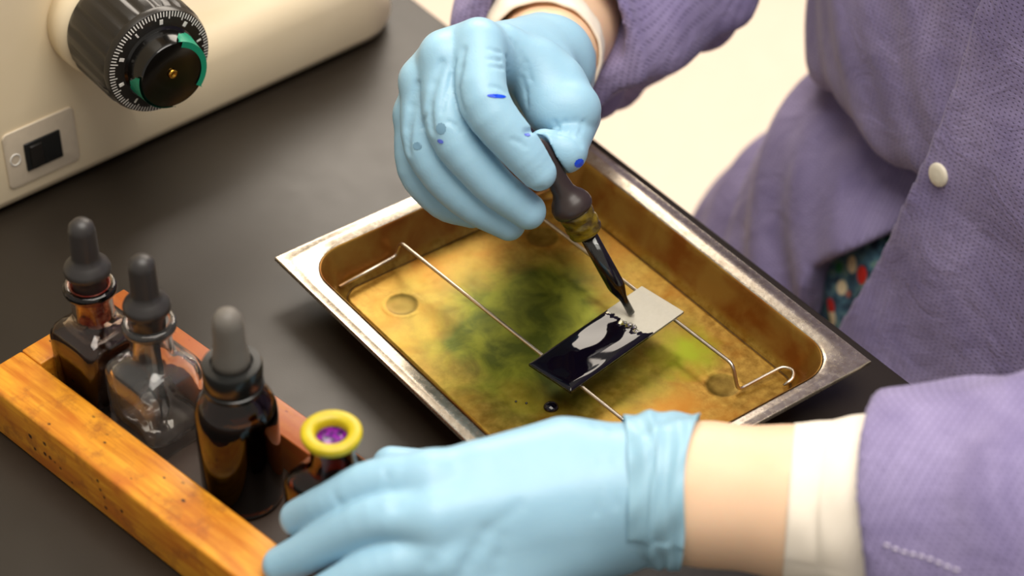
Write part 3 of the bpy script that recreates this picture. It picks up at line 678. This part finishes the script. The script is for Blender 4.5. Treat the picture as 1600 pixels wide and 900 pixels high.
for pts in (((764, 76), (776, 80), (792, 92)), ((762, 92), (778, 94), (793, 106)), ((768, 104), (782, 106), (792, 116)), ((768, 135), (782, 138), (790, 144)),
            ((822, 205), (845, 203), (874, 212)), ((866, 190), (872, 200), (876, 208)), ((884, 190), (884, 200), (882, 208)), ((912, 190), (908, 202), (903, 212)), ((898, 188), (896, 200), (893, 210)),
            ((705, 120), (697, 150), (690, 175)), ((672, 150), (664, 180), (662, 200)), ((712, 95), (706, 118), (703, 140)), ((724, 100), (718, 130), (714, 152)), ((650, 165), (643, 190), (640, 215)),
            ((812, 290), (830, 296), (846, 294)), ((800, 218), (812, 222), (822, 230)), ((700, 190), (712, 196), (722, 205)), ((800, 62), (812, 88), (818, 112)), ((808, 70), (822, 98), (830, 125)), ((815, 120), (822, 145), (824, 165))):
    gr += groove(right_glove, pts, .08, .1)
gr += groove(right_glove, ((822, 207), (848, 203), (872, 206), (893, 213), (908, 226)), .12, .13)
RG = grooved(right_glove, gr)
DAX = (TOP-TIP)/np.linalg.norm(TOP-TIP)
def bulb_space(p): return np.minimum(cone(p, TIP+DAX*6.75, TIP+DAX*9.3, .58, .47), cone(p, TIP+DAX*5.9, TIP+DAX*6.75, .95, .58))
RGf = lambda p: smax(RG(p)+wobble(p, .018, 2.6), -bulb_space(p), .05)
pts = np.array([q for c in (rI, rM, rR, rP, rT) for q in c[0]]+[rW, rF])
V, F = surf(RGf, pts.min(0)-2.6, pts.max(0)+2.6, .085)
gR = obj('glove', V, F, M['glove'], per); tag(gR, 'light blue right glove pinching the dropper')
def patch(name, sdf, outline, mat, parent, D0=82, D1=104, off=.028, lab=None):
    cx = sum(q[0] for q in outline)/len(outline); cy = sum(q[1] for q in outline)/len(outline); V = []; n = len(outline)
    for f in (1, .8, .6, .4, .2, 0):
        for x, y in (outline if f else [(0, 0)]):
            q = (cx+(x-cx)*f, cy+(y-cy)*f) if f else (cx, cy); h_ = hit(sdf, *q, D0, D1, off)
            if h_ is None: return
            V.append(h_)
    F = [(i, (i+1) % n, n+(i+1) % n, n+i) for i in range(n)]+[(k*n+i, k*n+(i+1) % n, (k+1)*n+(i+1) % n, (k+1)*n+i) for k in range(1, 4) for i in range(n)]+[(4*n+i, 4*n+(i+1) % n, 5*n) for i in range(n)]
    o = obj(name, V, F, mat, parent)
    if lab: o['label'] = lab
def blob(cx, cy, rx, ry, ang=0, n=26, j=.08):
    a = math.radians(ang); out = []
    for i in range(n):
        t = 2*math.pi*i/n; r = 1+j*math.sin(i*2.4+cx); x = rx*r*math.cos(t); y = ry*r*math.sin(t); out.append((cx+x*math.cos(a)-y*math.sin(a), cy+x*math.sin(a)+y*math.cos(a)))
    return out
patch('ink_mark', RGf, blob(905, 255, 8, 6, -40), M['ink_blue'], gR, lab='bright blue ink dot on the thumb')
patch('ink_mark', RGf, blob(776, 150, 15, 3.0, 4, j=.03), M['ink_blue'], gR)
patch('ink_mark', RGf, blob(688, 221, 5, 3, 20), M['violet_mark'], gR)
patch('ink_mark', RGf, blob(689, 201, 8, 9, 0), M['smudge'], gR); patch('ink_mark', RGf, blob(652, 228, 7, 6, 0), M['smudge'], gR)
patch('ink_mark', RGf, blob(824, 210, 5, 2.5, 10), M['violet_mark'], gR)

def cuff_tube(name, path, rad, mat, parent, thick=.09, n=160, folds=0., fold_k=9, seed=0, lab=None, edge=0.):
    path = nv(path); m = len(path); T = np.gradient(path, axis=0); T /= np.linalg.norm(T, axis=1)[:, None]
    u = np.cross(T[0], (0, 0, 1)); u /= np.linalg.norm(u); th = np.linspace(0, 2*np.pi, n, endpoint=False); outer = []; inner = []
    for i in range(m):
        u = u-T[i]*(u@T[i]); u /= np.linalg.norm(u); w = np.cross(T[i], u); s = i/(m-1)
        f = folds*(np.sin(th*fold_k+seed+s*3+1.3*np.sin(th*2+seed))*.5+.35*np.sin(th*(fold_k*1.9)+s*7+seed*2)+.4*np.sin(s*19+np.sin(th*3+seed)*2.2))
        sh = edge*np.sin(th*3+seed)*(s if s > .5 else 0)
        r = rad[i]*(1+f); base = path[i]+T[i]*sh[:, None]*1.0 if edge else path[i]
        D = np.cos(th)[:, None]*u+np.sin(th)[:, None]*w
        outer.append(base+D*r[:, None]); inner.append(base+D*(r-thick)[:, None])
    R = outer+inner[::-1]; V = np.concatenate(R); k = len(R)
    F = [(i*n+j, i*n+(j+1) % n, ((i+1) % k)*n+(j+1) % n, ((i+1) % k)*n+j) for i in range(k) for j in range(n)]
    o = obj(name, V, F, mat, parent)
    if lab: o['label'] = lab
    return o
# right wrist, cuff, sleeve
wR = [R_(846, 108, 100), R_(850, 88, 102), R_(858, 68, 104.5)]
P_, r_ = lerp_path([R_(847, 108, 98.8), R_(847, 106, 100.4), R_(848, 103, 102)], [2.25, 2.42, 2.5], 18)
cuff_tube('glove_cuff', P_, r_, M['glove'], per, .06, folds=.022, seed=1, fold_k=7)
ELB_R = nv([-12, 29, 2.5]); SHO_R = nv([1, 41, 40])
P_, r_ = lerp_path([R_(848, 88, 103.4), R_(850, 72, 105), R_(856, 44, 109)], [2.8, 2.95, 3.2], 14)
cuff_tube('knit_cuff', P_, r_, M['knit'], per, .16, folds=.01, seed=3)
# --- left glove
lW = R_(975, 775, 83.6)
lI = ([R_(672, 752, 81.3), R_(588, 752, 81.4), R_(520, 784, 82.0), R_(466, 810, 83.3)], [1.12, .86, .8, .72])
lM = ([R_(678, 812, 80.5), R_(590, 812, 80.6), R_(505, 850, 81.8), R_(442, 884, 82.9)], [1.15, .92, .86, .78])
lR = ([R_(690, 872, 80.6), R_(600, 885, 80.4), R_(520, 925, 80.9), R_(462, 960, 81.4)], [1.12, .9, .84, .74])
lP = ([R_(715, 930, 80.8), R_(640, 955, 80.3), R_(585, 985, 80.6), R_(540, 1010, 81)], [1.0, .8, .72, .64])
lT = ([R_(900, 735, 84.2), R_(780, 735, 84.9), R_(680, 738, 85.4), R_(612, 728, 85.6)], [1.5, 1.1, .92, .78])
def left_glove(p):
    f = smin(chain(p, *lI, .3), chain(p, *lM, .3), .12); f = smin(f, chain(p, *lR, .3), .12); f = smin(f, chain(p, *lP, .3), .12)
    palm = cone(p, lI[0][0], R_(905, 738, 83.3), 1.15, 1.75)
    palm = smin(palm, cone(p, R_(760, 745, 81.8), R_(880, 722, 83.2), 1.3, 1.75), .6)
    palm = smin(palm, cone(p, lM[0][0], R_(950, 770, 83.0), 1.25, 2.2), .6); palm = smin(palm, cone(p, lR[0][0], R_(950, 800, 83.2), 1.2, 2.1), .6)
    palm = smin(palm, cone(p, lP[0][0], R_(950, 825, 83.6), 1.1, 1.9), .6)
    d = smin(f, palm, .4); d = smin(d, chain(p, *lT, .3), .25)
    d = smin(d, cone(p, R_(950, 765, 83.3), R_(1020, 765, 83.4), 2.45, 2.7), .8)
    return d
gl = []
for pts in (((812, 790), (760, 830), (735, 880)), ((690, 862), (672, 880), (660, 898)), ((745, 855), (728, 880), (720, 898)), ((785, 840), (780, 870), (778, 898)), ((650, 770), (620, 790), (600, 800))):
    gl += groove(left_glove, pts, .28, .05, 70, 95)
for pts in (((600, 730), (604, 745), (600, 760)), ((520, 770), (528, 785), (530, 798)), ((930, 660), (938, 720), (932, 800)), ((955, 665), (950, 720), (962, 790))):
    gl += groove(left_glove, pts, .14, .045, 70, 95)
LG = grooved(left_glove, gl); 
def rack_space(p):
    q = p-RO; u = q@RU; v = q@RV; z = p[:, 2]
    a = np.maximum(v-2.34, z-2.69); b = np.maximum(np.maximum(19.16-u, z-2.69), v-7.9)
    c = np.maximum(np.maximum(abs(u-17.3), abs(v-4.62))-1.55, z-5.4); e = np.maximum(np.hypot(u-17.3, v-4.62)-1.25, z-8)
    return np.minimum(np.minimum(a, b), np.minimum(c, e))
LGf = lambda p: smax(LG(p)+wobble(p, .02, 2.2, 2), -rack_space(p), .06)
pts = np.array([q for c in (lI, lM, lR, lP, lT) for q in c[0]]+[lW, R_(1020, 765, 83.4)])
V, F = surf(LGf, pts.min(0)-3.2, pts.max(0)+3.2, .1)
gL = obj('glove', V, F, M['glove'], per); tag(gL, 'light blue left glove reaching over the wooden rack')
P_, r_ = lerp_path([R_(975, 764, 83.3), R_(1015, 764, 83.3), R_(1050, 765, 83.2), R_(1078, 768, 83.1)], [2.75, 3.0, 2.95, 3.05], 60)
cuff_tube('glove_cuff', P_, r_, M['glove'], per, .06, folds=.038, seed=2, fold_k=5, edge=.12)
# left forearm, cuff, sleeve
fL = [R_(985, 770, 83.3), R_(1100, 772, 82.9), R_(1240, 785, 82), R_(1450, 805, 80.6), R_(1750, 845, 79.3)]
ELB_L = fL[-1]; SHO_L = nv([38, 40, 40])
P_, r_ = lerp_path([R_(1232, 785, 82), R_(1290, 790, 81.8), R_(1345, 795, 81.4), R_(1395, 800, 81.1)], [3.0, 3.2, 3.55, 3.65], 30)
cuff_tube('knit_cuff', P_, r_, M['knit'], per, .18, folds=.012, seed=5, fold_k=5, edge=.0)

# --- body (one continuous skin surface under the clothes)
def body(p):
    d = ellip(p, (18, 42, 22), (17, 10, 24)); d = smin(d, ellip(p, (18, 44, -14), (16, 12, 16)), 5)
    d = smin(d, cone(p, (5, 42, 40), (31, 42, 40), 5.5, 5.5), 4)
    d = smin(d, cone(p, (18, 41, 44), (18, 38, 54), 5.5, 5.2), 2); head = ellip(p, (18, 36.5, 64), (7.6, 9.4, 11.5))
    head = smin(head, ellip(p, (18, 31.5, 57), (4.6, 4.8, 5)), 3); head = smin(head, cone(p, (18, 28.2, 65), (18, 26.0, 60.5), .8, 1.4), 1.2)
    head = smin(head, ellip(p, (18, 28.3, 55.5), (2.6, 1.2, .7)), .6)
    for sx in (-1, 1):
        head = smin(head, ellip(p, (18+sx*7.6, 38, 63), (1.1, 2, 3.2)), .8); head = smax(head, -ellip(p, (18+sx*3.2, 27.4, 65), (1.6, 1.2, .8)), .8)
    d = smin(d, head, 1.5)
    d = smin(d, chain(p, [SHO_R, ELB_R], [5, 4.2], 1), 2); d = smin(d, cone(p, ELB_R, R_(848, 96, 103), 4.0, 2.4), 1.2)
    d = smin(d, cone(p, R_(848, 96, 103), R_(850, 102, 99.5), 2.3, 1.8), .5)
    d = smin(d, chain(p, [SHO_L, ELB_L], [5, 4.0], 1), 2); d = smin(d, chain(p, fL[::-1], [3.9, 3.2, 2.72, 2.58, 2.3], 1), 1)
    d = smin(d, cone(p, fL[0], R_(900, 775, 83.2), 2.2, 1.4), .5)
    for sx, kx in ((9, 3), (27, 34)):
        d = smin(d, cone(p, (sx, 44, -20), (kx, 14, -24), 8.5, 6.5), 3); d = smin(d, cone(p, (kx, 14, -24), (kx, 16, -66), 6., 4.), 2)
        d = smin(d, cone(p, (kx, 17, -68), (kx, 2, -86), 4., 2.6), 2); d = smin(d, cone(p, (kx, 14, -86.5), (kx, 3, -87), 3., 2.6), 1)
    return d
V, F = surf(body, (-22, -6, -92), (56, 62, 80), .5, .5, relax=2)
bd = obj('body', V, F, M['skin'], per); tag(bd, 'bare forearm skin between glove and cuff')
def hair(p): return smax(smin(ellip(p, (18, 38.5, 66), (8.6, 9.8, 11.6)), cone(p, (18, 46, 62), (18, 47, 48), 3.5, 2.2), 2), -(ellip(p, (18, 28, 60), (6.6, 7, 10.5))), 1)
V, F = surf(hair, (4, 20, 40), (32, 56, 82), .5, .5); obj('hair', V, F, M['hair'], per)

# --- lab coat
def folds(p, a, k, ph):
    s = p[:, 0]*.6+p[:, 2]*.35+1.6*np.sin(p[:, 2]*.16+ph)+.8*np.sin(p[:, 1]*.3)
    return a*(np.sin(s*k+ph)*.5+.35*np.sin(s*k*2.1+p[:, 2]*.4)+.3*np.sin(p[:, 2]*.55+p[:, 0]*.2+ph))
def upper(p):
    b = 1+.04*np.exp(-((p[:, 2]-2)/6)**2)-.25*np.clip((p[:, 2]-30)/25, 0, 1)
    d = (np.hypot((p[:, 0]-18)/(21.9*b), (p[:, 1]-41)/(12.4*b))-1)*12.6; d = smax(d, p[:, 2]-45, 4)
    d = smin(d, cone(p, (5, 42, 39), (31, 42, 39), 7, 7), 5)
    # overhanging lower edge of the bloused top
    zc = -.3+.24*(np.minimum(p[:, 0], 16)-8)+.5*np.sin(p[:, 0]*.4+.4)-.12*np.clip(p[:, 1]-30, 0, 12)
    d = smax(d, (zc-p[:, 2])*.9, 1.6)
    return d+folds(p, .22, .9, 0)
def skirt(p):
    t = np.clip((-p[:, 2])/30, 0, 1); q = p.copy(); q[:, 0] = (p[:, 0]-14)/(15.8+12.4*t); q[:, 1] = (p[:, 1]-39.5+2*t)/(10.2+7*t)
    d = (np.hypot(q[:, 0], q[:, 1])-1)*(10+7*t); d = d+2.3*np.exp(-((p[:, 2]+.3)/3.4)**2); d = smax(d, p[:, 2]-3, 1); d = smax(d, -34-p[:, 2], 1)
    return d+folds(p, .75, .75, 1.2)*np.clip(-p[:, 2]/12, .1, 1)
GAP = [(7.0, -7.9), (7.35, -7.45), (12.6, -1.6), (16, -1), (14, -24), (6.6, -24)]
def skirt_cut(p): return smax(skirt(p), -smax(poly2(p[:, 0], p[:, 2], GAP), p[:, 1]-40, .5), .4)
def skirt_shell(p): return smax(skirt_cut(p), -(skirt(p)+.35), .15)
V, F = surf(lambda p: smin(upper(p), 1e9, .1) if False else upper(p), (-9, 20, -12), (45, 60, 54), .36, .8); cu = obj('lab_coat_top', V, F, M['coat'], per)
V, F = surf(skirt_cut, (-22, 14, -37), (50, 66, 6), .3, 1.2); obj('lab_coat_skirt', V, F, M['coat'], per)
def lapprint(p):
    return smax(skirt(p)+1.5, p[:, 2]+1., 1)
V, F = surf(lapprint, (-20, 16, -36), (50, 66, 2), .4, 1.2); obj('printed_dress', V, F, M['print'], per)
# front overlap panel: wearer's left side, a sheet lying over the top and skirt
FRONT = [(14.6, 22), (14.33, 12.9), (13.35, 3.6), (11.7, -5), (9.8, -13.4), (8.2, -22), (7.4, -34), (60, -34), (60, 22)]
def front_base(p):
    t = np.clip((2-p[:, 2])/34, 0, 1); q0 = (p[:, 0]-18)/(20.2+10*t); q1 = (p[:, 1]-41+2.5*t)/(13.0+5.5*t); a = (np.hypot(q0, q1)-1)*(12.5+5*t)
    b = 1+.04*np.exp(-((p[:, 2]-2)/6)**2); u = (np.hypot((p[:, 0]-18)/(21.9*b), (p[:, 1]-41)/(12.4*b))-1)*12.6; u = smax(u, p[:, 2]-45, 4)
    a = smax(a, p[:, 2]-8, 6); return smin(a, u-.1, 2)+folds(p, .2, .5, 2.1)
def front(p):
    b = front_base(p); d = smax(b-.42, -(b-.05), .1); d = smax(d, poly2(p[:, 0], p[:, 2], FRONT), .15); return smax(d, p[:, 1]-46, .2)
V, F = surf(front, (4, 12, -36), (52, 48, 24), .25, 1.0); fp_ = obj('front_panel', V, F, M['coat'], per)
def button(x, y, lab=None):
    h0 = hit(front, x, y, 80, 130) ; 
    if h0 is None: return
    e = .05; g = nv([front((h0+nv(v)*e)[None])[0]-front((h0-nv(v)*e)[None])[0] for v in ((1, 0, 0), (0, 1, 0), (0, 0, 1))]); g /= np.linalg.norm(g)
    V, F = lathe([(.56, -.05), (.6, .02), (.58, .1), (.5, .16), (.3, .19), (0, .2)], h0, g, 32); obj('snap_button', V, F, M['pearl'], per)
button(1467, 273)
V, F = lathe([(.5, -.05), (.52, .05), (.4, .12), (0, .14)], (0, 0, 0), (0, 0, 1), 24)
hb = hit(skirt_cut, 1162, 441, 90, 140)
if hb is not None:
    V, F = lathe([(.5, -.05), (.52, .05), (.4, .12), (0, .14)], hb, (-.3, -.8, .5), 24); obj('snap_button', V, F, M['pearl'], per)
# sleeves
def tubecut(p, pts, radii, thick, k, plane_c, plane_n):
    o = chain(p, pts, radii, k); i = chain(p, pts, [r-thick for r in radii], k)
    d = smax(o, -i, .1); return smax(d, -((p-nv(plane_c))@nv(plane_n)), .08)
nR = (ELB_R-R_(850, 72, 104.5)); nR = nR/np.linalg.norm(nR)
def sleeveR(p):
    c = R_(852, 52, 106); pts = [c-nR*2, R_(862, 45, 109), R_(905, 5, 116), ELB_R, ELB_R*.5+SHO_R*.5+nv([0, 0, -2]), SHO_R]
    rr = [4.3, 4.6, 5.0, 5.6, 6.4, 7.6]
    w = folds(p, .6, 1.3, .5)+.25*np.sin((p@nR)*1.4+np.sin(p[:, 0]*.9)*1.2)
    o = chain(p, pts, rr, 1.5); o = smin(o, cone(p, R_(950, 75, 107), R_(1050, -15, 112), 2.1, 3.9), 1.5)+w; i = cone(p, pts[0], c+nR*5, rr[0]-.55, 3.0)+w
    d = smax(o, -i, .1); d = smax(d, -np.maximum(p[:, 1]-19.2, p[:, 2]-.08), .15); return smax(d, -((p-c)@nR), .1)
V, F = surf(sleeveR, (-24, 8, -8), (16, 54, 52), .3, .9); tag(obj('coat_sleeve', V, F, M['coat'], per), 'right sleeve of the purple coat')
cL = R_(1362, 800, 81.2); nL = fL[3]-fL[2]; nL = nL/np.linalg.norm(nL)
def sleeveL(p):
    pts = [cL-nL*3, R_(1420, 803, 80.9), R_(1560, 815, 80.2), ELB_L, ELB_L*.5+SHO_L*.5, SHO_L]; rr = [3.9, 4.35, 5.0, 5.6, 6.4, 7.6]
    w = folds(p, .3, 1.1, 2.)+.14*np.sin((p@nL)*1.1+np.sin(p[:, 2]*.7+p[:, 0]*.3)*1.5)
    a = (p-cL)@nL; o = chain(p, pts, rr, 1.5)+w*np.clip(a/3, .25, 1); i = cone(p, pts[0], cL+nL*5, rr[0]-.5, 3.2)+w*np.clip(a/3, .25, 1)
    d = smax(o, -i, .15); return smax(d, -(a+.35*np.sin(p[:, 2]*.7)), .12)
V, F = surf(sleeveL, (18, -8, -4), (62, 54, 52), .28, .9); sl = obj('coat_sleeve', V, F, M['coat'], per); tag(sl, 'left sleeve of the purple coat')
parts = []
for i in range(9):
    x = 1386+i*13.5; y = 852+i*4.6+1.5*math.sin(i); a = hit(sleeveL, x-3.5, y-1, 66, 90); b = hit(sleeveL, x+3.5, y+1, 66, 90)
    if a is None or b is None: continue
    parts.append(tube(nv([a, (a+b)/2+nv([.01, -.02, .03]), b]), .05, 8))
if parts: obj('seam_stitching', *join(*parts), M['thread'], sl)
for o in bpy.data.objects:
    if 'origin_cm' in o: del o['origin_cm']
